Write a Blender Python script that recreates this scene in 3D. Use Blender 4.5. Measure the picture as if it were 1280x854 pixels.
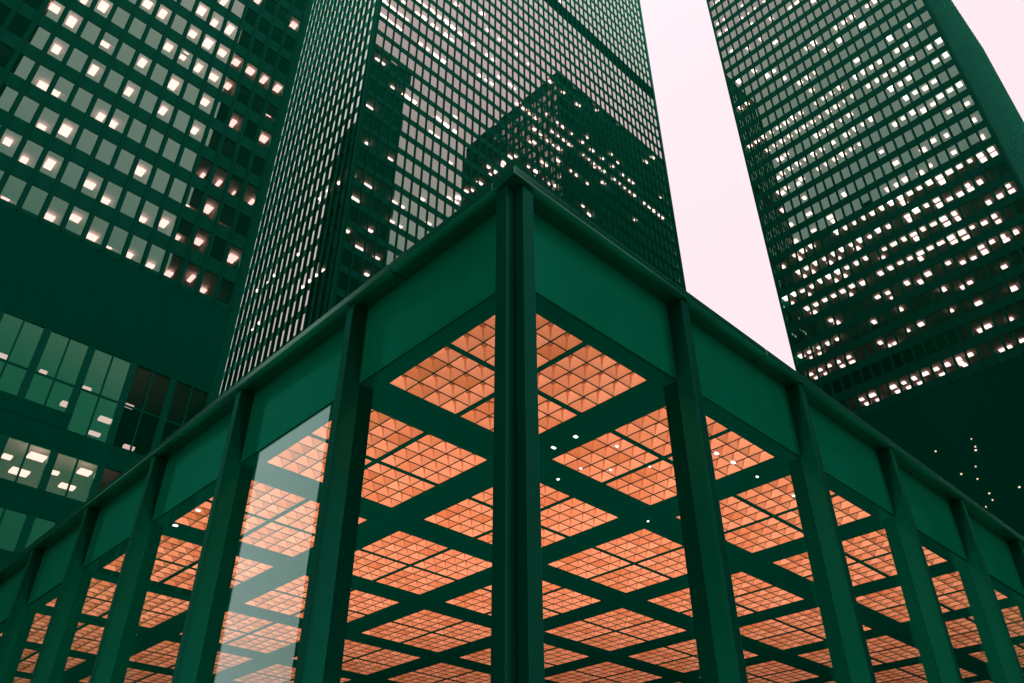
import bpy, math, random
from mathutils import Matrix, Vector

# ------------------------------------------------------------------ scene, camera, sky
for o in list(bpy.data.objects):
    bpy.data.objects.remove(o, do_unlink=True)
scene = bpy.context.scene
COL = scene.collection
K = 0.2866            # one cell of the pavilion's coffered ceiling in metres; everything below is laid out in cells
EYE = 1.6             # eye height; z of a point in cells is measured from the eye
CU, CV = -17.889, -18.265   # where the photographer stands, in cells from the ceiling's corner
H = 20.363            # ceiling of the pavilion above the eye
P = 10.634            # one bay of the pavilion

def M(u, v, z):
    return (u * K, v * K, EYE + z * K)

yaw, tilt, roll, FOC = 0.7687, 0.6238, 0.0022, 1037.08
right = Vector((math.cos(yaw), -math.sin(yaw), 0))
ahead = Vector((math.sin(yaw), math.cos(yaw), 0))
fwd = ahead * math.cos(tilt) + Vector((0, 0, math.sin(tilt)))
up = -ahead * math.sin(tilt) + Vector((0, 0, math.cos(tilt)))
cx = right * math.cos(roll) - up * math.sin(roll)
cy = right * math.sin(roll) + up * math.cos(roll)
cam_data = bpy.data.cameras.new('camera')
cam = bpy.data.objects.new('camera', cam_data)
COL.objects.link(cam)
rot = Matrix((cx, cy, -fwd)).transposed().to_4x4()
cam.matrix_world = Matrix.Translation(M(CU, CV, 0)) @ rot
cam_data.sensor_width = 36
cam_data.lens = FOC / 1280 * 36
cam_data.clip_start = 0.1
cam_data.clip_end = 5000
scene.camera = cam

SUN_EL, SUN_ROT = math.radians(72), math.radians(45)
world = bpy.data.worlds.new('World')
scene.world = world
world.use_nodes = True
wt = world.node_tree
wt.nodes.clear()
sky = wt.nodes.new('ShaderNodeTexSky')
sky.sky_type = 'NISHITA'
sky.sun_disc = False
sky.sun_elevation = SUN_EL
sky.sun_rotation = SUN_ROT
bw = wt.nodes.new('ShaderNodeRGBToBW')
wt.links.new(sky.outputs[0], bw.inputs[0])
ma = wt.nodes.new('ShaderNodeMath')
ma.operation = 'MULTIPLY_ADD'
ma.inputs[1].default_value = 0.35
ma.inputs[2].default_value = 9.0
wt.links.new(bw.outputs[0], ma.inputs[0])
tint = wt.nodes.new('ShaderNodeVectorMath')
tint.operation = 'SCALE'
tint.inputs[0].default_value = (1.0, 0.83, 0.88)
wt.links.new(ma.outputs[0], tint.inputs['Scale'])
bg = wt.nodes.new('ShaderNodeBackground')
bg.inputs['Strength'].default_value = 0.1
wt.links.new(tint.outputs[0], bg.inputs['Color'])
wo = wt.nodes.new('ShaderNodeOutputWorld')
wt.links.new(bg.outputs[0], wo.inputs['Surface'])

sun_data = bpy.data.lights.new('sun', 'SUN')
sun_data.energy = 0.6
sun_data.angle = math.radians(15)
sun_data.color = (1.0, 0.93, 0.9)
sun = bpy.data.objects.new('sun', sun_data)
COL.objects.link(sun)
# an overcast sun, high up beyond the towers
sdir = Vector((math.cos(SUN_EL) * 0.7071, math.cos(SUN_EL) * 0.7071, math.sin(SUN_EL)))
sun.rotation_euler = (-sdir).to_track_quat('-Z', 'Y').to_euler()

vs = scene.view_settings
vs.view_transform = 'Standard'
vs.look = 'None'
vs.exposure = 0.0
vs.gamma = 1.0
vs.use_curve_mapping = False
scene.cycles.use_denoising = True
scene.cycles.max_bounces = 8
scene.cycles.transparent_max_bounces = 16
scene.cycles.sample_clamp_indirect = 6.0

random.seed(7)

# ------------------------------------------------------------------ materials
def mat(name):
    m = bpy.data.materials.new(name)
    m.use_nodes = True
    t = m.node_tree
    t.nodes.clear()
    out = t.nodes.new('ShaderNodeOutputMaterial')
    return m, t, out

def paint(name, col, rough, gloss=(0.25, 0.95, 0.68), ior=1.5, scale=0.6, vary=0.18):
    """Painted steel: a dark coloured base under a tinted clear coat whose shine grows towards grazing angles."""
    m, t, out = mat(name)
    tc = t.nodes.new('ShaderNodeTexCoord')
    n = t.nodes.new('ShaderNodeTexNoise')
    n.inputs['Scale'].default_value = scale
    n.inputs['Detail'].default_value = 6
    t.links.new(tc.outputs['Object'], n.inputs['Vector'])
    r = t.nodes.new('ShaderNodeMapRange')
    r.inputs['To Min'].default_value = 1 - vary
    r.inputs['To Max'].default_value = 1 + vary
    t.links.new(n.outputs['Fac'], r.inputs['Value'])
    s = t.nodes.new('ShaderNodeVectorMath')
    s.operation = 'SCALE'
    s.inputs[0].default_value = col
    mp = t.nodes.new('ShaderNodeMapping')
    mp.inputs['Scale'].default_value = (5, 5, 0.25)
    n2 = t.nodes.new('ShaderNodeTexNoise')
    n2.inputs['Scale'].default_value = scale * 3
    n2.inputs['Detail'].default_value = 4
    t.links.new(tc.outputs['Object'], mp.inputs['Vector'])
    t.links.new(mp.outputs[0], n2.inputs['Vector'])
    st = t.nodes.new('ShaderNodeMapRange')
    st.inputs['To Min'].default_value = 1 - vary * 0.7
    st.inputs['To Max'].default_value = 1 + vary * 0.7
    t.links.new(n2.outputs['Fac'], st.inputs['Value'])
    mm = t.nodes.new('ShaderNodeMath')
    mm.operation = 'MULTIPLY'
    t.links.new(r.outputs[0], mm.inputs[0])
    t.links.new(st.outputs[0], mm.inputs[1])
    t.links.new(mm.outputs[0], s.inputs['Scale'])
    d = t.nodes.new('ShaderNodeBsdfDiffuse')
    t.links.new(s.outputs[0], d.inputs['Color'])
    if gloss is None:
        t.links.new(d.outputs[0], out.inputs['Surface'])
        return m
    r2 = t.nodes.new('ShaderNodeMapRange')
    r2.inputs['To Min'].default_value = rough * 0.8
    r2.inputs['To Max'].default_value = rough * 1.2
    t.links.new(n.outputs['Fac'], r2.inputs['Value'])
    gl = t.nodes.new('ShaderNodeBsdfGlossy')
    gl.inputs['Color'].default_value = (*gloss, 1)
    t.links.new(r2.outputs[0], gl.inputs['Roughness'])
    fr = t.nodes.new('ShaderNodeFresnel')
    fr.inputs['IOR'].default_value = ior
    mx = t.nodes.new('ShaderNodeMixShader')
    t.links.new(fr.outputs[0], mx.inputs['Fac'])
    t.links.new(d.outputs[0], mx.inputs[1])
    t.links.new(gl.outputs[0], mx.inputs[2])
    t.links.new(mx.outputs[0], out.inputs['Surface'])
    return m

def glow(name, col, strength):
    m, t, out = mat(name)
    e = t.nodes.new('ShaderNodeEmission')
    e.inputs['Color'].default_value = (*col, 1)
    e.inputs['Strength'].default_value = strength
    t.links.new(e.outputs[0], out.inputs['Surface'])
    return m

def coated_glass(name, stops, through, body, body_share):
    """Solar coated glass: its mirror colour depends on the angle of view, the rest passes light or scatters a little."""
    m, t, out = mat(name)
    lw = t.nodes.new('ShaderNodeLayerWeight')
    lw.inputs['Blend'].default_value = 0.5
    ramp = t.nodes.new('ShaderNodeValToRGB')
    el = ramp.color_ramp.elements
    while len(el) < len(stops):
        el.new(0.5)
    for e, (p, c) in zip(el, stops):
        e.position = p
        e.color = (*c, 1)
    t.links.new(lw.outputs['Facing'], ramp.inputs['Fac'])
    gl = t.nodes.new('ShaderNodeBsdfGlossy')
    gl.inputs['Roughness'].default_value = 0.0
    t.links.new(ramp.outputs['Color'], gl.inputs['Color'])
    tr = t.nodes.new('ShaderNodeBsdfTransparent')
    tr.inputs['Color'].default_value = (*through, 1)
    df = t.nodes.new('ShaderNodeBsdfDiffuse')
    df.inputs['Color'].default_value = (*body, 1)
    mx = t.nodes.new('ShaderNodeMixShader')
    mx.inputs['Fac'].default_value = body_share
    t.links.new(tr.outputs[0], mx.inputs[1])
    t.links.new(df.outputs[0], mx.inputs[2])
    ad = t.nodes.new('ShaderNodeAddShader')
    t.links.new(mx.outputs[0], ad.inputs[0])
    t.links.new(gl.outputs[0], ad.inputs[1])
    t.links.new(ad.outputs[0], out.inputs['Surface'])
    return m

STEEL = paint('green_black_steel', (0.0, 0.245, 0.118), 0.3, gloss=(0.06, 0.85, 0.55))
COLUMN = paint('column_steel', (0.0, 0.07, 0.038), 0.3, gloss=(0.1, 0.85, 0.56))
TRIM = paint('roof_trim_steel', (0.0, 0.12, 0.066), 0.15, gloss=(0.45, 0.92, 0.7), ior=2.1)
TOWER_STEEL = paint('tower_steel', (0.0, 0.12, 0.065), 0.4, gloss=(0.1, 0.8, 0.52), ior=1.35, scale=0.15)
DARK_CLAD = paint('dark_cladding', (0.0, 0.12, 0.068), 0.6, gloss=None, scale=0.1)
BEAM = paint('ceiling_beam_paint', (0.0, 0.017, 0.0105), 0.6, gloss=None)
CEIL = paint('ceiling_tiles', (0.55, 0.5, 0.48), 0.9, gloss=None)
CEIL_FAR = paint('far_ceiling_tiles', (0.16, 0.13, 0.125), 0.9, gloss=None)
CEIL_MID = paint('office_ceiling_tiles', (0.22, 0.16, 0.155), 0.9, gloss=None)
WALLS = paint('office_walls', (0.30, 0.26, 0.25), 0.9, gloss=None)
CAP_SHADE = paint('cap_shade', (0.19, 0.06, 0.024), 0.5, gloss=None)  # shade at the apex of each recess, painted as a darker face
RIDGE_SHADE = paint('ridge_shade', (0.40, 0.128, 0.052), 0.5, gloss=None)  # crease shade painted along two ridges of each cell
BLIND = paint('added_blind', (0.42, 0.34, 0.31), 0.9, gloss=None)
PAVING = paint('granite_paving', (0.17, 0.23, 0.20), 0.7, gloss=None, scale=0.3)
LAMP = glow('cool_lamp', (1.0, 0.60, 0.58), 9.0)
LAMP_LOW = glow('lobby_lamp', (1.0, 0.66, 0.60), 9.0)
LAMP_TALL = glow('hall_lamp', (1.0, 0.74, 0.72), 4.2)
WARM = glow('warm_lamp', (1.0, 0.62, 0.42), 1.6)
LAMP_FAR = glow('far_lamp', (1.0, 0.74, 0.72), 13.0)
DOWN_GLINT = glow('downlight_glint_glow', (1.0, 0.9, 0.86), 3.0)
FILL_GLOW = glow('fill_glow', (1.0, 0.72, 0.55), 2.0)  # for the added fill panels under the ceiling
GLASS = coated_glass('tower_glass',
    [(0.0, (.004, .05, .025)), (0.14, (.010, .095, .048)), (0.27, (.10, .185, .14)), (0.37, (.13, .215, .16)), (0.53, (.36, .35, .32)),
     (0.62, (.50, .48, .45)), (0.71, (.50, .66, .56)), (0.84, (.60, .78, .68)), (1.0, (.6, .75, .68))],
    (0.62, 0.58, 0.56), (0.0, 0.085, 0.046), 0.35)
PAV_GLASS = coated_glass('pavilion_glass',
    [(0.0, (.01, .03, .02)), (0.4, (.03, .07, .05)), (0.62, (.115, .195, .165)), (0.85, (.3, .45, .38)), (1.0, (.6, .7, .65))],
    (0.89, 0.89, 0.93), (0.0, 0.05, 0.03), 0.02)

def coffer_material():
    m, t, out = mat('coffer_panel')
    b = t.nodes.new('ShaderNodeBsdfDiffuse')
    at = t.nodes.new('ShaderNodeAttribute')
    at.attribute_name = 'tone'
    mix = t.nodes.new('ShaderNodeMix')
    mix.data_type = 'RGBA'
    mix.inputs['A'].default_value = (0.50, 0.168, 0.070, 1)
    mix.inputs['B'].default_value = (0.69, 0.30, 0.175, 1)
    t.links.new(at.outputs['Fac'], mix.inputs['Factor'])
    t.links.new(mix.outputs['Result'], b.inputs['Color'])
    t.links.new(b.outputs[0], out.inputs['Surface'])
    return m
COFFER = coffer_material()

# ------------------------------------------------------------------ mesh helpers
BOXF = ((0, 3, 2, 1), (4, 5, 6, 7), (0, 1, 5, 4), (1, 2, 6, 5), (2, 3, 7, 6), (3, 0, 4, 7))
class MB:
    """Collects boxes given in cells and links them as one mesh object."""
    def __init__(self):
        self.v, self.f = [], []
    def box(self, u0, u1, v0, v1, z0, z1):
        b = len(self.v)
        self.v += [M(u0, v0, z0), M(u1, v0, z0), M(u1, v1, z0), M(u0, v1, z0), M(u0, v0, z1), M(u1, v0, z1), M(u1, v1, z1), M(u0, v1, z1)]
        self.f += [tuple(b + i for i in q) for q in BOXF]
        return self
    def build(self, name, m, parent=None, bevel=0.0):
        me = bpy.data.meshes.new(name)
        if parent is not None:
            pl = parent_loc(parent)
            me.from_pydata([(x - pl[0], y - pl[1], z - pl[2]) for x, y, z in self.v], [], self.f)
        else:
            me.from_pydata(self.v, [], self.f)
        me.materials.append(m)
        o = bpy.data.objects.new(name, me)
        COL.objects.link(o)
        if parent is not None:
            o.parent = parent
        if bevel:
            bv = o.modifiers.new('bevel', 'BEVEL')
            bv.width = bevel
            bv.segments = 2
            bv.limit_method = 'ANGLE'
        return o

LOC = {}
def parent_loc(p):
    return LOC.get(p.name, (0, 0, 0))

def thing(name, label, cat, u, v, group=None):
    o = bpy.data.objects.new(name, None)
    COL.objects.link(o)
    x, y, _ = M(u, v, 0)
    o.location = (x, y, 0)
    LOC[o.name] = (x, y, 0)
    o['label'] = label
    o['category'] = cat
    if group:
        o['group'] = group
    return o

def seen(u, v, z):
    """rough size of a spot in the photograph's field: None outside it"""
    d = Vector((u - CU, v - CV, z))
    dd = d.dot(fwd)
    if dd <= 0:
        return None
    x, y = d.dot(cx) / dd * FOC, d.dot(cy) / dd * FOC
    if abs(x) > 650 or abs(y) > 437:
        return None
    return d.length

def copy_at(src, parent, p):
    c = src.copy()
    COL.objects.link(c)
    c.parent = parent
    pl = parent_loc(parent)
    c.location = (p[0] - pl[0], p[1] - pl[1], p[2] - pl[2])
    return c

def many(parent, name, m, spots, size, rest_name=None, top=100, tilt=0.0, vary=0.0):
    """One part per spot for the hundred that show largest, the rest as one part. spots: (u, v, z) centres, size: (du, dv, dz)."""
    def rank(s):
        r = seen(*s)
        return 1e6 + abs(s[2]) if r is None else r
    spots = sorted(spots, key=rank)
    du, dv, dz = (s / 2 for s in size)
    first = None
    for s in spots[:top]:
        if first is None:
            me = bpy.data.meshes.new(name)
            vv = [(x * du * K, y * dv * K, z * dz * K) for z in (-1, 1) for x, y in ((-1, -1), (1, -1), (1, 1), (-1, 1))]
            me.from_pydata(vv, [], BOXF)
            me.materials.append(m)
            first = bpy.data.objects.new(name, me)
            COL.objects.link(first)
            first.parent = parent
            p = M(*s)
            pl = parent_loc(parent)
            first.location = (p[0] - pl[0], p[1] - pl[1], p[2] - pl[2])
            o = first
        else:
            o = copy_at(first, parent, M(*s))
        if tilt:                                  # no two panes hang quite alike
            o.rotation_euler = (random.gauss(0, tilt), random.gauss(0, tilt), random.gauss(0, tilt))
        if vary:
            o.scale = (1 + random.uniform(-vary, vary), 1 + random.uniform(-vary, vary), 1)
    if len(spots) > top:
        mb = MB()
        for u, v, z in spots[top:]:
            n0 = len(mb.v)
            ku, kv = 1 + random.uniform(-vary, vary), 1 + random.uniform(-vary, vary)
            mb.box(u - du * ku, u + du * ku, v - dv * kv, v + dv * kv, z - dz, z + dz)
            if tilt:
                rot = Matrix.Rotation(random.gauss(0, tilt), 3, 'X') @ Matrix.Rotation(random.gauss(0, tilt), 3, 'Y') @ Matrix.Rotation(random.gauss(0, tilt), 3, 'Z')
                c = Vector(M(u, v, z))
                for q in range(n0, len(mb.v)):
                    mb.v[q] = tuple(c + rot @ (Vector(mb.v[q]) - c))
        o = mb.build(rest_name or name, m, parent)
        o['kind'] = 'stuff'
    return first

# a facade: 'S' runs along u and looks towards -v; 'W' runs along v and looks towards -u
class Face:
    def __init__(self, root, kind, plane):
        self.root, self.kind, self.plane = root, kind, plane
    def box(self, mb, a0, a1, d0, d1, z0, z1):
        if self.kind == 'S':
            mb.box(a0, a1, self.plane + d0, self.plane + d1, z0, z1)
        else:
            mb.box(self.plane + d0, self.plane + d1, a0, a1, z0, z1)
    def part(self, name, m, a0, a1, d0, d1, z0, z1, bevel=0):
        mb = MB()
        self.box(mb, a0, a1, d0, d1, z0, z1)
        return mb.build(name, m, self.root, bevel)
    def point(self, a, d, z):
        return (a, self.plane + d, z) if self.kind == 'S' else (self.plane + d, a, z)

def curtain_wall(face, anchors, rows, hh, ww, base_half, z0, z1, a0, a1, fin=0.8, skip=()):
    """mullions with an outer fin, one spandrel per storey, and the window panes"""
    edges = [anchors[0] - 2.6585] + [a + 2.6585 for a in anchors]
    for a in edges:
        mb = MB()
        face.box(mb, a - base_half, a + base_half, -0.09, 0.3, z0, z1)
        face.box(mb, a - 0.1, a + 0.1, -fin, -0.09, z0, z1)
        face.box(mb, a - 0.28, a + 0.28, -fin - 0.12, -fin, z0, z1)
        mb.build('mullion', TOWER_STEEL, face.root)
    lows = [z0] + [z + hh for z in rows]
    highs = [z - hh for z in rows] + [z1]
    for lo, hi in zip(lows, highs):
        if hi > lo:
            face.part('spandrel', TOWER_STEEL, a0, a1, -0.04, 0.55, lo, hi)
    return [face.point(a, 0.18, z) for z in rows for a in anchors]

# lit ceiling lights of the towers: u, v, storey
C = """116.3,223.4,4 118.9,223.6,4 121.8,223.7,4 124.6,223.7,4 127.1,223.7,4 129.9,223.7,4 132.4,223.4,4 116.4,223.7,3 119,223.7,3 121.8,223.8,3 124.4,223.8,3 126.9,223.5,3 129.5,223.7,3 129.1,223.1,5 139.2,223.5,6 142.6,223.4,6 144.3,223.2,6 139.6,223.2,5 143.8,222.8,5 148.8,222.5,6 151.1,222.8,6 154.6,223,6 150.4,222.9,5 153.6,223.1,5 159.9,222.1,6 161.8,222.8,6 165.2,222.7,6 160.3,222.7,5 161.9,223,5 165.4,222.6,5 166.8,222.3,8 171.7,222.7,6 182.3,222.4,6 143.5,223.2,3 148.2,223.1,3 154.1,223,3 156.7,223.2,3 160.1,222.9,3 118.1,224.3,0 121.5,224.3,0 129.8,224.2,-1 137.3,223.6,-1 139.5,223.8,-1 143.1,223.6,-1 118,224.9,-3 119.9,224.9,-3 158.9,223.3,-1 161.2,223.5,-1 164.3,223.3,-1 166.4,223.7,-1 120.1,225.3,-5 133.8,225.3,-5 172.9,224.3,0 160.9,224.7,-2 172.5,223.6,-1 157.1,224.7,-2 171,224.9,-3 268.2,221.5,17 188,222,9 193.4,222,8 203.7,221.5,8 219.6,221.5,9 219.7,221.5,8 230.6,221.6,8 193.6,222.5,6 199.1,222.4,6 204,222.4,5 193.3,222.5,4 188.7,222.7,4 197.7,221.9,4 251.4,221.5,8 213.4,221.7,5 216.7,221.9,5 219.8,222,4 225.5,221.9,4 231.1,222.1,4 236.3,221.9,4 264.2,221.5,8 279.6,221.5,8 301,221.5,9 246.8,221.7,5 257.1,221.5,5 269.9,221.5,5 280.7,221.5,5 257.6,221.8,4 262.8,221.7,4 268.3,221.8,4 247.2,222.1,3 252.5,222,3 257.3,221.6,3 239.9,221.7,3 288.6,223.5,6 262.1,221.5,5 234.1,221.5,3 252.3,222,4 233.6,221.5,2 232,222.9,2 280.5,221.5,4 285.9,221.5,4 291.5,221.6,4 296.7,221.5,4 301.9,221.5,4 291.1,221.5,5 301.8,221.5,5 312.5,221.5,6 312.6,221.5,5 322.1,223.5,6 323.7,221.5,5 331.5,221.5,5 334.5,221.5,5 312.8,221.5,4 318.3,221.5,4 324.3,221.5,4 329.7,221.5,4 334.7,221.5,4 346.1,221.5,4 351.8,221.5,4 357.6,221.5,4 363.6,221.5,4 367.7,221.5,4 356.1,221.5,8 366.5,221.5,9 273.1,221.5,2 283.8,221.5,2 294.3,223.8,4 276.8,221.5,0 283.7,223.7,0 286.8,223.7,0 332.8,221.5,2 372.7,223.5,6 300.4,221.5,3 215.3,224.1,0 217,221.5,0 207.8,221.5,-1 208.1,223.7,-1 200.9,221.5,-2 195.6,221.5,-2 200.5,224.7,-2 192.4,224.7,-3 183.4,225.1,-4 176.1,221.5,-5 184.8,222.2,-4 174.6,222.5,-5 240.8,221.5,1 243.8,221.5,1 234.4,221.5,0 247.9,222.8,0 251.4,221.5,0 228.4,222,0 254.8,221.5,2 267.8,221.5,2 118.1,226.1,-8 120.6,226.1,-8 139.3,225.8,-7 144.2,225.8,-7 155.5,225.5,-6 172.1,225.3,-5 176.5,225.3,-5 139.3,226.1,-8 144.4,226.1,-8 160.6,225.8,-7 128.5,226.4,-9 123.6,226.8,-10 126.4,226.8,-10 134.1,226.8,-10 129.9,226.2,-11 115,225.8,-7 123.5,225.8,-7 125.9,225.8,-7 114.1,221.5,-10"""
CL = """113.1,233.9,-7 112.3,241.6,-7 112.6,248.5,-7 113.9,263.2,-9 113.8,284.5,-9 113.9,291.7,-9 113.8,300.6,-9 114.3,253.2,-11 114.2,247.6,-11 114.1,242,-11 114.5,237.1,-11 114.3,297.6,-11 114.1,290.5,-11"""
T = """-5.9,177.3,5 -11,179.5,5 -11.4,177.8,4 -1,178.1,4 10.1,177.1,4 -11.5,178.2,3 -0.9,178,3 9.9,178.2,3 -10.2,180.7,2 -6.7,180,2 -16.7,176.8,4 4.9,177.3,6 10.1,177.3,6 20.8,177.2,7 26.8,177.8,8 26.3,178.7,7 31.5,177.2,7 20.8,177.5,6 26.3,177.3,6 31.6,177.3,6 37,177.4,6 42.4,177.2,6 47.8,177.1,6 53.3,177,6 15.3,177.1,5 20.5,176.6,5 26.1,177.7,5 31.5,177.6,5 36.8,177.5,5 20.8,178.2,4 31.4,177.5,4 53.6,177.8,9 38,178.1,9 -6,182,1 -0.8,178.4,1 -11.5,178.3,0 -6.2,182.6,0 -0.7,178.8,0 10,178.9,0 15.5,182.6,0 20.6,178.7,1 -6,183.3,-1 6,180.6,2 9.5,180.7,2 20.6,177.9,3 31.4,178.4,3 42.3,179,4 53.2,177.2,5 53.2,177.8,4 39.3,181.4,2 44.2,180.4,2 50.2,181.4,2 56,180.7,2 4.7,183.3,-1 9.9,178.3,-1 16,183.3,-1 20.8,183.3,-1 26.5,183.3,-1 26.2,182.6,0 31.6,179.3,0 37,182,1 42.5,179.3,1 46.1,182,1 37.2,182.6,0 42.6,179.6,0 53.6,179.5,0 33,183.3,-1 38.5,183.3,-1 44.3,180.1,-1 49.4,183.3,-1"""
R = """352.7,136.8,14 352.7,133.4,14 352.8,117.3,12 352.8,110,12 352.7,138.8,12 352.7,133.4,12 352.4,138.6,11 352.7,133.4,11 353,120.8,11 353,115.4,11 353,110,11 353,101.2,11 350.3,99.8,9 353.1,115.4,10 350.3,110.7,8 350.3,121.1,8 353.2,133.7,9 350.3,101.9,7 350.3,83.8,5 350.3,78.5,5 350.3,133.4,6 350.3,113.8,5 350.3,108.5,5 350.3,103.2,4 350.3,94.5,3 350.3,89.2,3 350.3,83.9,3 350.3,73.3,4 350.3,121.1,6 353.2,85.9,9 353.2,80.8,9 350.3,70.1,8 350.3,137,4 350.3,131.7,4 350.3,89.2,2 350.3,131.7,1 350.3,126.4,1 350.3,121.1,1 350.3,115.8,1 350.3,110.4,1 350.3,105.1,1 350.3,99.8,1 350.3,89.2,1 350.3,83.8,1 350.3,78.5,1 350.3,73.2,1 350.3,137,1 350.3,126.4,0 350.3,121.1,0 350.3,115.8,0 350.3,110.4,0 350.3,105.1,0 350.3,99.8,0 350.3,94.5,0 350.3,89.2,0 350.3,78.6,0 350.3,73.2,0 350.3,68.2,0 350.3,83.9,0 350.3,121.1,-1 350.3,115.8,-1 350.3,94.5,-1 350.3,89.2,-1 350.3,84.1,-1 350.3,78.5,-1 350.3,73.2,-1 351.1,119.6,-1 350.3,115.8,-2 350.3,110.4,-2 350.3,105.3,-2 350.3,99.8,-2 350.3,94.5,-2 350.3,87.6,-2 350.3,78.6,-2 350.3,73.2,-2 350.3,68.3,-2 350.3,94.7,-3 350.3,89.2,-3 350.3,84,-3 350.3,78.6,-3 350.3,73.4,-3 350.3,62.7,5 350.3,57.3,5 350.3,52,5 350.3,41.4,5 350.3,37.1,5 350.3,48.2,4 350.3,50,4 350.3,63.9,4 350.3,37.8,2 350.3,58.9,2 350.3,25.4,2 350.3,31.4,1 350.3,36.8,1 350.3,47.4,1 350.3,52.5,1 350.3,57.6,1 350.3,62.7,1 350.3,16,0 350.3,21.5,0 350.3,31.6,0 350.3,36.8,0 350.3,42.3,0 350.3,47.3,0 350.3,52.7,0 350.3,57.7,0 350.3,21.8,-1 350.3,16.2,-1 350.3,37.2,-1 350.3,47.5,-1 350.8,42.1,-1 350.3,37.3,-2 350.3,42.5,-2 351.6,31.9,-2 350.7,26.8,-2 350.3,63.1,-2 350.3,16.7,-3 350.3,21.7,-3 350.3,27.1,-3 352.8,32,-3 353.2,37.2,-3 350.3,42.5,-3 350.3,47.9,-3 351.1,53,-3 352.7,18.1,-4 351.3,26.3,-4 352.8,18.4,-5 353,32.7,-6 353.3,18.5,-6 352.6,32.5,-5 351.1,39.2,-5 353.6,45.6,-5 351.8,60,-5 353.2,45.5,-6 354.8,51.2,-6 353.3,59,-6 350.3,17.1,-7 354.6,17.2,-7 350.3,22.4,-7 354.5,22.4,-7 350.3,27.5,-7 350.3,32.7,-7 350.3,37.9,-7 350.3,43.1,-7 354.6,43.2,-7 350.3,48.3,-7 351.6,64.7,-4 353.5,69.1,-6 353.7,64,-6 350.3,53.7,-7 350.3,58.7,-7 350.3,63.7,-7 354.7,64,-7 350.3,69,-7 350.3,74.3,-7 350.3,79.4,-7 350.3,84.6,-7 350.3,90,-7 350.3,95.1,-7 350.3,100.5,-7 351.5,33.1,-8 355.2,33.1,-8 353.5,27.9,-8 350.6,17.5,-9 355.4,17.6,-9 354.7,22.9,-9 355.2,28.4,-9 354.8,38.2,-8 354.4,43.4,-8 350.3,48.4,-8 355.1,48.7,-8 350.3,53.7,-8 350.3,59,-8 350.7,64,-8 354.4,64.3,-8 351.2,74.5,-8 350.3,79.7,-8 351.5,85,-8 350.4,90.2,-8 350.3,100.8,-8 350.3,95.2,-8 355.6,94.7,-8 350.3,105.8,-8 355.6,105.5,-8 350.7,43.5,-9 355.6,43.7,-9 350.5,48.9,-9 355.6,49,-9 350.7,54,-9 350.4,59.3,-9 350.7,64.4,-9 355,64.7,-9 350.7,69.5,-9 350.5,74.8,-9 350.7,80.1,-9 356.7,84.2,-9 350.5,90.5,-9 350.7,95.7,-9 350.3,101.1,-9 350.3,106.3,-9 355.9,105.6,-9 356.1,111.1,-9 350.4,28.3,-10 355.7,28.2,-10 351.8,33.4,-10 350.6,38.7,-10 350.6,43.8,-10 355.9,43.8,-10 350.5,49,-10 354.8,49.2,-10 350.8,54.2,-10 350.7,59.5,-10 350.8,64.6,-10 355,66.4,-10 350.9,70.1,-10 350.8,75,-10 351,80.5,-10 351.3,86,-10 352.2,96.2,-10 350.3,101.6,-10 356.4,105.8,-10 350.8,107.1,-10 350.9,112.4,-10 350.9,28.6,-11 354.6,28.6,-11 352,23.2,-11 350.8,33.7,-11 350.9,39,-11 355.8,38.9,-11 356.4,44.4,-11 355.9,49.4,-11 351.2,54.6,-11 352.2,65.1,-11 355.5,70.4,-11 351.5,75.6,-11 352,86,-11 357.7,86.4,-11 351.5,91.2,-11 355.5,34,-12 355.6,49.9,-12 356.7,53.5,-12 351.5,61.3,-12 356,34.3,-13 355.4,50,-13 351.6,125.2,-2 350.3,121.1,-2 350.3,99.8,-3 350.3,126.4,-3 350.3,121.1,-3 352.2,125.3,-3 352.3,114.8,-3 350.3,110.9,-3 352.6,113.4,-4 352.4,127.9,-4 353.1,113.6,-5 353.3,125.7,-5 354,126.2,-6 353.6,113.9,-6 350.3,101.8,-6 354.7,101.9,-6 353.4,91.5,-5 350.3,121.6,-7 350.3,116.1,-7 350.3,126.7,-7 354.8,126.6,-7 354.3,137.3,-7 350.3,127.2,-8 350.3,121.9,-8 350.3,116.6,-8 350.3,111.3,-8 355.5,127.2,-8 355.6,121.7,-8 355.7,111,-8 350.4,116.9,-9 350.3,111.7,-9 356.3,127.4,-9 351.2,122.4,-9 350.9,128,-9 350.3,133.1,-9 350.3,138.3,-9 356.4,138.3,-9 350.5,128.2,-10 350.8,122.9,-10 350.8,117.5,-10 356.4,127.5,-10 352.4,118,-11 357,116.9,-11 352.7,138.8,-12 352.5,133.3,-12 352.5,127.9,-12 352.5,122.6,-12 352.4,117.2,-12 358.2,135.6,-12 358.2,130.2,-12 353.2,136.7,-13 352.9,131.3,-13 352.8,125.9,-13 352.9,120.5,-13 352.7,115,-13 358.7,135.8,-13 358.7,130.4,-13 358.7,120.9,-13 358.7,115.5,-13 352.5,97.3,-13 358.7,95.6,-13 351.7,82.8,-12 351.9,61.4,-13 352.1,76.2,-13 352.4,83,-13 358.7,92.1,-13 352.1,96.9,-12 356.7,50.4,-14 357.4,53.9,-14 359.3,41.1,-14 353.3,114.4,-15 359.3,114.2,-15 353.3,108.9,-15 359.8,109,-15 353.4,98.3,-15 359.9,98.3,-15 353.7,92.9,-15 359.6,92.9,-15 353.4,87.7,-15 359.9,87.4,-15 353.3,82.4,-15 353.1,76.9,-15 359.9,76.6,-15 353.1,71.6,-15 352.5,66.3,-15 356.8,66.6,-15 352.6,61.3,-15 359.9,66.1,-15 359.9,48.9,-15 359.2,45.8,-15 358.2,40.3,-15"""

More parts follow.
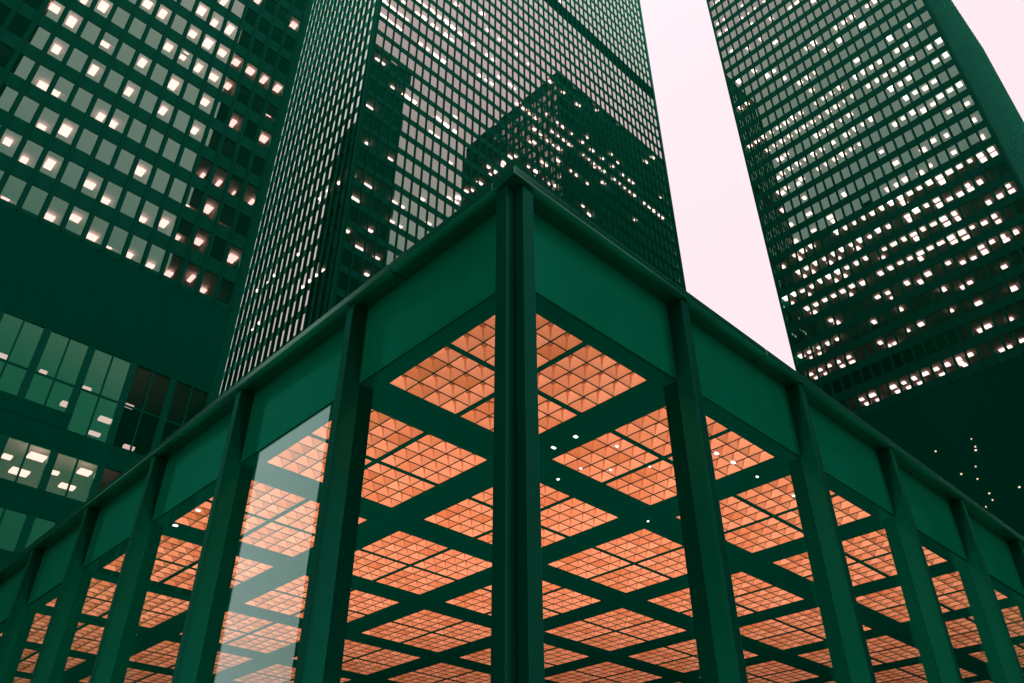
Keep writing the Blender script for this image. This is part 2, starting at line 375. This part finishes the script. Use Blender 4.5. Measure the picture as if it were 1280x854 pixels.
# ------------------------------------------------------------------ ground
g = MB().box(-3000, 3000, -3000, 3000, -5.7, -EYE / K).build('ground', PAVING)
g['kind'] = 'structure'

# ------------------------------------------------------------------ the three towers in view
def storeys(root, u0, u1, v0, v1, levels, m=None):
    for lo, hi in levels:
        MB().box(u0, u1, v0, v1, lo, hi).build('floor_slab', m or CEIL, root)

def rows_between(anchor, pitch, n0, n1, skip=()):
    return [anchor + pitch * n for n in range(n0, n1 + 1) if n not in skip]

def slab_levels(rows, hh, z0, z1):
    lows = [z0] + [z + hh for z in rows]
    highs = [z - hh for z in rows] + [z1]
    return list(zip(lows, highs))

def parse(s):
    return [tuple(float(q) for q in w.split(',')) for w in s.split()]

# middle tower -------------------------------------------------------
mid = thing('office_tower', 'dark green tower behind the roof corner, one blank band across its upper storeys', 'skyscraper', 245, 280, 'office towers with gridded glass fronts')
rows = rows_between(373.7, 12.76, -18, 27, (16,))
top = 742
S = Face(mid, 'S', 219.7)
anch = [115.26 + 5.317 * k for k in range(50)]
ue = anch[-1] + 5.4
panes = curtain_wall(S, anch, rows, 4.45, 4.2, 0.42, -5.6, top, 112.6, ue - 2.7, fin=0.4)
many(mid, 'window', GLASS, panes, (4.9, 0.12, 8.95), tilt=0.002)
Wf = Face(mid, 'W', 110.5)
anchw = [223.5 + 5.317 * k for k in range(24)]
panes = curtain_wall(Wf, anchw, rows, 4.45, 4.2, 0.42, -5.6, top, 221.3, anchw[-1] + 2.7, fin=0.55)
many(mid, 'side_window', GLASS, panes, (0.12, 4.9, 8.95), tilt=0.002)
ve = anchw[-1] + 5.0
for a, b in ((110.3, 219.5), (ue - 2.6, 219.5), (110.3, ve - 2.6)):
    MB().box(a, a + 2.55, b, b + 2.55, -5.6, top + 3).build('corner_post', TOWER_STEEL, mid)
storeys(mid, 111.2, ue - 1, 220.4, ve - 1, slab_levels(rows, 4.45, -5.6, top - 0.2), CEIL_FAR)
MB().box(145, ue - 0.5, 245, ve - 0.5, -5.6, top - 0.4).build('core_wall', DARK_CLAD, mid)
MB().box(110.1, ue + 0.2, 219.3, ve + 0.2, top, top + 3).build('roof', DARK_CLAD, mid)
# blank mechanical storeys: louvred panels
zb = 373.7 + 12.76 * 16
S.part('louvre_band', DARK_CLAD, 112.8, ue - 2.7, -0.06, 0.0, zb - 7.6, zb + 7.6)
Wf.part('louvre_band', DARK_CLAD, 222.2, ve - 2.7, -0.06, 0.0, zb - 7.6, zb + 7.6)
many(mid, 'ceiling_light', LAMP_FAR, [(u, v, 373.7 + 12.76 * n + 3.4) for u, v, n in parse(C)], (3.0, 1.3, 0.4), vary=0.35)
many(mid, 'side_ceiling_light', LAMP_FAR, [(u, v, 373.7 + 12.76 * n + 3.4) for u, v, n in parse(CL)], (1.4, 1.6, 0.5))

# left tower ---------------------------------------------------------
lt = thing('office_tower', 'dark tower with large square windows at the left edge, taller double windows near its foot', 'skyscraper', 0, 250, 'office towers with gridded glass fronts')
top = 450
rows = rows_between(166.4, 13.3, -1, 20)
S = Face(lt, 'S', 174.4)
anch = [-11.2 + 5.317 * k for k in range(-10, 13)]
ul, ur = anch[0] - 2.9, 57.6
panes = curtain_wall(S, anch, rows, 4.15, 3.95, 0.68, 147.5, top, ul, ur - 2.4, fin=0.5)
many(lt, 'window', GLASS, panes, (4.5, 0.12, 8.35), tilt=0.002)
zr = 340
MB().box(ur - 2.5, ur, 174.2, 176.6, -5.6, top + 2).build('corner_post', TOWER_STEEL, lt)
MB().box(ul - 2.4, ul, 174.2, 176.6, -5.6, top + 2).build('corner_post', TOWER_STEEL, lt)
MB().box(ur - 1.2, ur - 0.4, 176.6, zr, -5.6, top).build('side_wall', DARK_CLAD, lt)
MB().box(ul - 1.5, ul - 0.7, 176.6, zr, -5.6, top).build('side_wall', DARK_CLAD, lt)
MB().box(ul - 0.7, ur - 1.2, zr - 1, zr, -5.6, top).build('back_wall', DARK_CLAD, lt)
MB().box(ul - 2.6, ur + 0.2, 174.0, zr + 0.2, top, top + 2.4).build('roof', DARK_CLAD, lt)
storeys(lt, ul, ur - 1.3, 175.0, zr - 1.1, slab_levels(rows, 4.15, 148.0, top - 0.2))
MB().box(ul, ur - 1.3, 205, zr - 1.2, 148, top - 0.3).build('core_wall', WALLS, lt)
MB().box(ul, ur - 1.3, 196, zr - 1.2, 95.7, 147.9).build('core_wall', DARK_CLAD, lt)
MB().box(ul, ur - 1.3, 184, zr - 1.2, -5.6, 95.5).build('core_wall', WALLS, lt)
for k in range(-10, 13):
    a = -11.2 + 5.317 * k - 2.6585
    if True:
        S.part('partition', WALLS, a - 0.15, a + 0.15, 0.7, 30, 149.5, top - 0.5)
brnd = random.Random(11)
blinds = [S.point(a, 0.75, z + 4.1 - q / 2) + (q,) for z in rows for a in anch for q in [brnd.choice((1.2, 2.2, 3.4, 5.0, 6.8))] if brnd.random() < 0.3 and z < 330]  # blinds added at random to vary how bright the windows look
for q in (1.2, 2.2, 3.4, 5.0, 6.8):
    many(lt, 'added_blind', BLIND, [p[:3] for p in blinds if p[3] == q], (4.2, 0.1, q), top=20)
# blank band, then the double windows of the lower storeys
S.part('blank_band', DARK_CLAD, ul, ur - 2.5, -0.1, 0.7, 119.15, 147.6)
S.part('lower_band', DARK_CLAD, ul, ur - 2.5, -0.1, 0.7, 90.2, 96.0)
S.part('plinth', DARK_CLAD, ul, ur - 2.5, -0.1, 0.7, 74.5, 80.55)
S.part('base_wall', DARK_CLAD, ul, ur - 2.5, -0.1, 0.7, -5.6, 66.0)
tall, low, deep = [], [], []
for k in range(-7, 5):
    b = 3.46 + 10.63 * k
    for z0, z1 in ((96.0, 119.15), (80.55, 90.2), (66.0, 74.5)):
        S.part('pier', TOWER_STEEL, b + 8.95, b + 10.63, -0.14, 0.6, z0, z1)
        S.part('window_post', TOWER_STEEL, b + 4.2, b + 4.6, -0.06, 0.5, z0, z1)
    S.part('transom', TOWER_STEEL, b, b + 8.95, -0.02, 0.4, 107.05, 107.5)
    sill = 95.9 if k >= 2 else 99.9
    if k < 2:
        S.part('sill_panel', DARK_CLAD, b - 0.1, b + 10.5, -0.2, 0.65, 95.9, 99.9)
    for c in (b + 2.1, b + 6.78):
        tall.append(S.point(c, 0.2, 107.5))
        low.append(S.point(c, 0.2, 85.4))
        deep.append(S.point(c, 0.2, 70.2))
many(lt, 'tall_window', GLASS, tall, (4.3, 0.12, 23.4), tilt=0.002)
many(lt, 'low_window', GLASS, low, (4.3, 0.12, 9.8), tilt=0.002)
many(lt, 'base_window', GLASS, deep, (4.3, 0.12, 8.6), tilt=0.002)
storeys(lt, ul, ur - 1.3, 175.2, zr - 1.1, [(120, 147), (90.6, 95.6), (75, 80.2), (-5.6, 65.5)])
lights = parse(T)
WARM_SPOTS = []
many(lt, 'ceiling_light', LAMP, [(u, v, 166.4 + 13.3 * n + 3.3) for u, v, n in lights], (2.2, 3.2, 0.35), vary=0.25)
TLP = [(6.35, 108.2), (15.63, 107.9), (25.73, 107.6), (35.96, 107.3), (22.6, 102), (31.98, 101.6), (30.68, 97.3), (21.2, 97.3), (39.13, 96.8),
       (15.11, 85.5), (20.73, 87.5), (18.49, 83), (25.11, 85.2), (28.71, 82.9), (31.28, 87.4)]
pts = []
for a, z in TLP:
    s = (192.66 + 2.5) / 192.66
    pts.append((CU + (a - CU) * s, 176.9, z * s))
many(lt, 'lower_light', LAMP_TALL, pts[:9], (2.4, 1.3, 0.7), vary=0.35)
many(lt, 'lobby_light', LAMP_LOW, pts[9:], (2.8, 2.2, 0.5), vary=0.35)

# right tower --------------------------------------------------------
rt = thing('office_tower', 'dark tower at the right edge, beyond the strip of sky, dotted with rows of lights', 'skyscraper', 470, 80, 'office towers with gridded glass fronts')
top = 655
rows = rows_between(406.5, 12.76, -15, 18)
Wf = Face(rt, 'W', 348.5)
anch = [16.4 + 5.317 * k for k in range(24)]
vl, vr = 12.8, 141.2
panes = curtain_wall(Wf, anch, rows, 4.0, 3.95, 0.6, 206, top, vl + 0.6, vr - 0.6, fin=0.5)
many(rt, 'window', GLASS, panes, (0.12, 4.5, 8.1), tilt=0.002)
Sf = Face(rt, 'S', 12.8)
anchs = [352.2 + 5.317 * k for k in range(48)]
ue = anchs[-1] + 3.4
panes = curtain_wall(Sf, anchs, rows, 4.0, 3.95, 0.6, 206, top, 349.5, ue - 0.6)
many(rt, 'side_window', GLASS, panes, (4.5, 0.12, 8.1), top=60, tilt=0.002)
for a, b in ((348.2, 12.5), (348.2, vr - 0.9), (ue - 0.9, 12.5), (ue - 0.9, vr - 0.9)):
    MB().box(a, a + 1.2, b, b + 1.2, -5.6, top + 2).build('corner_post', TOWER_STEEL, rt)
MB().box(349.5, ue - 1, vr - 1, vr - 0.2, 206, top).build('back_wall', DARK_CLAD, rt)
MB().box(ue - 0.9, ue - 0.1, vl + 1, vr - 1, 206, top).build('side_wall', DARK_CLAD, rt)
MB().box(348, ue + 0.3, 12.3, vr + 0.4, top, top + 2.4).build('roof', DARK_CLAD, rt)
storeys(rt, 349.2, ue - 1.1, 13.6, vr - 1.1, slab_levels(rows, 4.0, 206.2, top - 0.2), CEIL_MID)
MB().box(375, ue - 1.2, 30, vr - 6, 206.4, top - 0.3).build('core_wall', DARK_CLAD, rt)
MB().box(348.5, ue - 0.6, 12.85, vr - 0.5, -5.6, 205.9).build('base', DARK_CLAD, rt)
many(rt, 'ceiling_light', LAMP_FAR, [(u, v, 406.5 + 12.76 * n + 3.1) for u, v, n in parse(R)], (2.7, 2.5, 0.4), vary=0.3)
RLP = [(71.37, 172.8), (71.7, 171.2), (75, 158.7), (75.6, 146.1), (72.3, 148.1), (74, 164.2), (72.6, 151.2), (71.8, 176.8), (87.5, 176.8)]
RLP += [(61, 150), (80.5, 163), (69.1, 133), (93, 166), (55, 141)]
many(rt, 'wall_lamp', WARM, [(348.2, a, z) for a, z in RLP], (0.3, 0.55, 0.55), vary=0.5)

# ------------------------------------------------------------------ towers mirrored in the glass
def plain_tower(label, u0, u1, v0, v1, top):
    t = thing('office_tower', label, 'skyscraper', (u0 + u1) / 2, (v0 + v1) / 2, 'towers seen only in reflections')
    MB().box(u0 + 1, u1 - 1, v0 + 1, v1 - 1, -5.6, top - 1).build('glass_body', DARK_CLAD, t)
    z = 30
    while z < top - 5:
        MB().box(u0 + 0.95, u1 - 0.95, v0 + 0.95, v1 - 0.95, z, z + 4.2).build('spandrel', DARK_CLAD, t)
        z += 12.76
    MB().box(u0 - 0.3, u1 + 0.3, v0 - 0.3, v1 + 0.3, top - 4, top).build('roof', TOWER_STEEL, t)
    return t
plain_tower('tall dark tower mirrored down the left strip of the middle tower', 117.6, 336, -130, -90, 870)
plain_tower('dark tower mirrored in the outermost windows at the upper left', -190, -15.7, -220, -90, 720)
plain_tower('dark tower mirrored in the lower half of the right tower', -320, -200, 60, 363, 812)

plain_tower('added low dark block that keeps sky reflections out of the far right pavilion panes', 345, 1100, -220, -130, 300)  # unseen block, added to darken what those panes mirror

# ------------------------------------------------------------------ the pavilion
pv = thing('pavilion', 'single storey dark green steel pavilion with glowing orange coffered ceiling behind glass', 'building', -1, -1)
NB = 10
far = 9.45 + P * (NB - 1)
def both(name, m, a0, a1, d0, d1, z0, z1, bevel=0.0, corner=True):
    """the same piece on the right front (along u) and on the left front (along v); d is the outward offset axis"""
    MB().box(a0, a1, d0, d1, z0, z1).build(name, m, pv, bevel)
    MB().box(d0, d1, (d1 if corner else a0), a1, z0, z1).build(name, m, pv, bevel)

both('fascia', STEEL, -0.95, far + 6, -0.95, -0.6, H + 0.002, 24.635)
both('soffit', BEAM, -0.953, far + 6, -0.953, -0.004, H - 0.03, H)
for q0, q1 in ((-1.98, 16.3), (16.36, 37.6), (37.66, 58.9), (58.96, 80.2), (80.26, far + 6)):
    MB().box(q0, q1, -1.98, -0.7, 24.64, 25.06).build('roof_trim', TRIM, pv, 0.012)
for q0, q1 in ((-0.69, 6.2), (6.26, 27.4), (27.46, 48.7), (48.76, 70.0), (70.06, far + 6)):
    MB().box(-1.98, -0.7, q0, q1, 24.64, 25.06).build('roof_trim', TRIM, pv, 0.012)
MB().box(-0.6, far + 6, -0.6, far + 6, 24.64, 25.0).build('roof', DARK_CLAD, pv)
MB().box(-0.7, far + 6, -0.7, far + 6, -5.57, -5.45).build('floor', PAVING, pv)

# columns: deep steel I sections in front of the fascia
def column_mesh(axis):
    mb = MB()
    z0, z1, w = -5.5, 24.57, 0.275
    segs = ((-w, w, -1.78, -1.66), (-w + 0.035, w - 0.035, -1.66, -0.865))
    for a0, a1, d0, d1 in segs:
        if axis == 'u':
            mb.box(a0, a1, d0, d1, z0, z1)
        else:
            mb.box(d0, d1, a0, a1, z0, z1)
    return mb
col = {}
for axis in 'uv':
    for k in range(0, NB):
        c = 9.45 + P * k
        p = M(c, 0, 0) if axis == 'u' else M(0, c, 0)
        p = (p[0], p[1], 0)
        if axis not in col:
            mb = column_mesh(axis)
            me = bpy.data.meshes.new('column')
            me.from_pydata(mb.v, [], mb.f)
            me.materials.append(COLUMN)
            o = bpy.data.objects.new('column', me)
            COL.objects.link(o)
            o.parent = pv
            bv = o.modifiers.new('bevel', 'BEVEL')
            bv.width = 0.008
            bv.segments = 2
            col[axis] = o
        else:
            o = col[axis].copy()
            COL.objects.link(o)
            o.parent = pv
        pl = parent_loc(pv)
        o.location = (p[0] - pl[0], p[1] - pl[1], p[2] - pl[2])
for k in range(NB):                        # inner half of each column behind the glass, paint darkened to offset fill-lamp spill
    c = 9.45 + P * k
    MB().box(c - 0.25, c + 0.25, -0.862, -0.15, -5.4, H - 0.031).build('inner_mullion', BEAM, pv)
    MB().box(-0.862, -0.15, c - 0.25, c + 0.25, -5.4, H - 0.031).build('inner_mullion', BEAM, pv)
# the corner column with its re-entrant corner
mb = MB()
mb.box(-1.32, -0.72, -1.78, -1.315, -5.5, 24.63)
mb.box(-1.78, -1.315, -1.32, -0.72, -5.5, 24.625)
mb.box(-1.31, -0.8, -1.31, -0.8, -5.5, 24.62)
mb.build('corner_column', COLUMN, pv, 0.006)

# glass between the columns
edges = [-1.0] + [9.45 + P * k for k in range(NB)]
for a, b in zip(edges[:-1], edges[1:]):
    MB().box(a + 0.2, b - 0.2, -0.9, -0.87, -5.4, H - 0.03).build('glass_pane', PAV_GLASS, pv)
    MB().box(-0.9, -0.87, a + 0.2, b - 0.2, -5.4, H - 0.03).build('glass_pane', PAV_GLASS, pv)

# ceiling: beams and coffers
span = P * 10
for k in range(10):
    b0 = 8.273 + P * k
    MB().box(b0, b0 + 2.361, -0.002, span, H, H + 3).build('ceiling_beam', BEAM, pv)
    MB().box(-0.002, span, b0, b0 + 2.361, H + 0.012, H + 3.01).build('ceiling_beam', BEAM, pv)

def coffer_meshes():
    rnd = random.Random(3)
    v, f, tone = [], [], []
    bars = MB()
    offs = [0, 1, 2, 3, 4.273, 5.273, 6.273, 7.273]
    for i in offs:
        for j in offs:
            b = len(v)
            q, e, d = 0.05, 0.15, 0.40 * K          # eight-sided cap and two ridge strips carry the recess's shade as darker colour
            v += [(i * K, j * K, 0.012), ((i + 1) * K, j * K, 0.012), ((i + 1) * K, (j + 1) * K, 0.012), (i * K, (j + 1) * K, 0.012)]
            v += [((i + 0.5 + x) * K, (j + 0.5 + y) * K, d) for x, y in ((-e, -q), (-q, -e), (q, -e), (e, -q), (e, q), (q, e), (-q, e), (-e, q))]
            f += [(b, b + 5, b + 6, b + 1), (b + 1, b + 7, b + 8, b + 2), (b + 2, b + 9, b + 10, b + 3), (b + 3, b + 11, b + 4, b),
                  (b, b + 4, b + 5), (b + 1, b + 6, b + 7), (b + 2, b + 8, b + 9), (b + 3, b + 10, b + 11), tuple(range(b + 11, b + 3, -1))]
            tone += [rnd.random()] * 9
    me = bpy.data.meshes.new('coffer')
    me.from_pydata(v, [], f)
    at = me.attributes.new('tone', 'FLOAT', 'FACE')
    at.data.foreach_set('value', tone)
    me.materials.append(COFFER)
    me.materials.append(CAP_SHADE)
    me.materials.append(RIDGE_SHADE)
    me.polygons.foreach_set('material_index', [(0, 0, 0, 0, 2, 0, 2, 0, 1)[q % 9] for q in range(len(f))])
    bv, bf = [], []
    def bar(x0, x1, y0, y1, z0, z1):
        b = len(bv)
        bv.extend([(x * K, y * K, z * K) for z in (z0, z1) for x, y in ((x0, y0), (x1, y0), (x1, y1), (x0, y1))])
        bf.extend([tuple(b + q for q in w) for w in BOXF])
    L = 8.273
    for s in (1, 2, 3, 5.273, 6.273, 7.273):
        bar(s - 0.018, s + 0.018, 0, L, 0.02, 0.10)
        bar(0, L, s - 0.018, s + 0.018, 0.026, 0.104)
    bar(4, 4.273, 0, L, 0.0, 0.3)
    bar(0, L, 4, 4.273, 0.008, 0.3)
    mg = bpy.data.meshes.new('grid')
    mg.from_pydata(bv, [], bf)
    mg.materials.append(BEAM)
    return me, mg
me, mg = coffer_meshes()
pl = parent_loc(pv)
ups = []
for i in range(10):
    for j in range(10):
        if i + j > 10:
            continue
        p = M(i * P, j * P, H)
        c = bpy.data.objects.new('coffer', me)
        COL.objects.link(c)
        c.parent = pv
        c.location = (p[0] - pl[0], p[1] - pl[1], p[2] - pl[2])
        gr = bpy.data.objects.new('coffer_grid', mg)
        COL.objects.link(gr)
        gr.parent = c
        ups.append((i * P + 4.14, j * P + 4.14, -5.2))
many(pv, 'added_fill_panel', FILL_GLOW, ups, (3.4, 3.4, 0.4))  # unseen floor panels, with lamps below, added to light the ceiling
for u, v, z in ups:
    up_data = bpy.data.lights.new('added_fill_lamp', 'AREA')
    up_data.shape = 'SQUARE'
    up_data.size = 0.95
    up_data.color = (1.0, 0.76, 0.62)
    up_data.spread = math.radians(160)
    up_data.energy = 265 * max(0.05, 1 - 0.15 * (u + v) / P)       # dimmed towards the inside of the hall
    lo = bpy.data.objects.new('added_fill_lamp', up_data)
    COL.objects.link(lo)
    lo.parent = pv
    p = M(u, v, z + 0.4)
    lo.location = (p[0] - pl[0], p[1] - pl[1], p[2] - pl[2])
    lo.rotation_euler = (math.pi, 0, 0)
DOWN = [(9.71, 5.71), (9.74, 7.26), (16.28, 1.86), (17.75, 1.84), (0.25, 26.91), (0.3, 29.9)]  # beam spots are downlights; those over coffers stand in for mirrored tower lights
many(pv, 'downlight_glint', DOWN_GLINT, [(u, v, H - 0.02) for u, v in DOWN], (0.22, 0.16, 0.06), vary=0.2)
DOWN = [(12.52, 9.58), (14.96, 5.18), (11.96, 4.93), (12.46, 7.86), (13.74, 6.87), (20.1, 1.88), (23.67, 1.78), (20.5, 9.7), (31.2, 4.2), (27.3, 9.6)]  # beam downlights again, and glowing stand-ins for reflections over the coffers
many(pv, 'small_downlight_glint', DOWN_GLINT, [(u, v, H - 0.02) for u, v in DOWN], (0.12, 0.1, 0.06), vary=0.3)
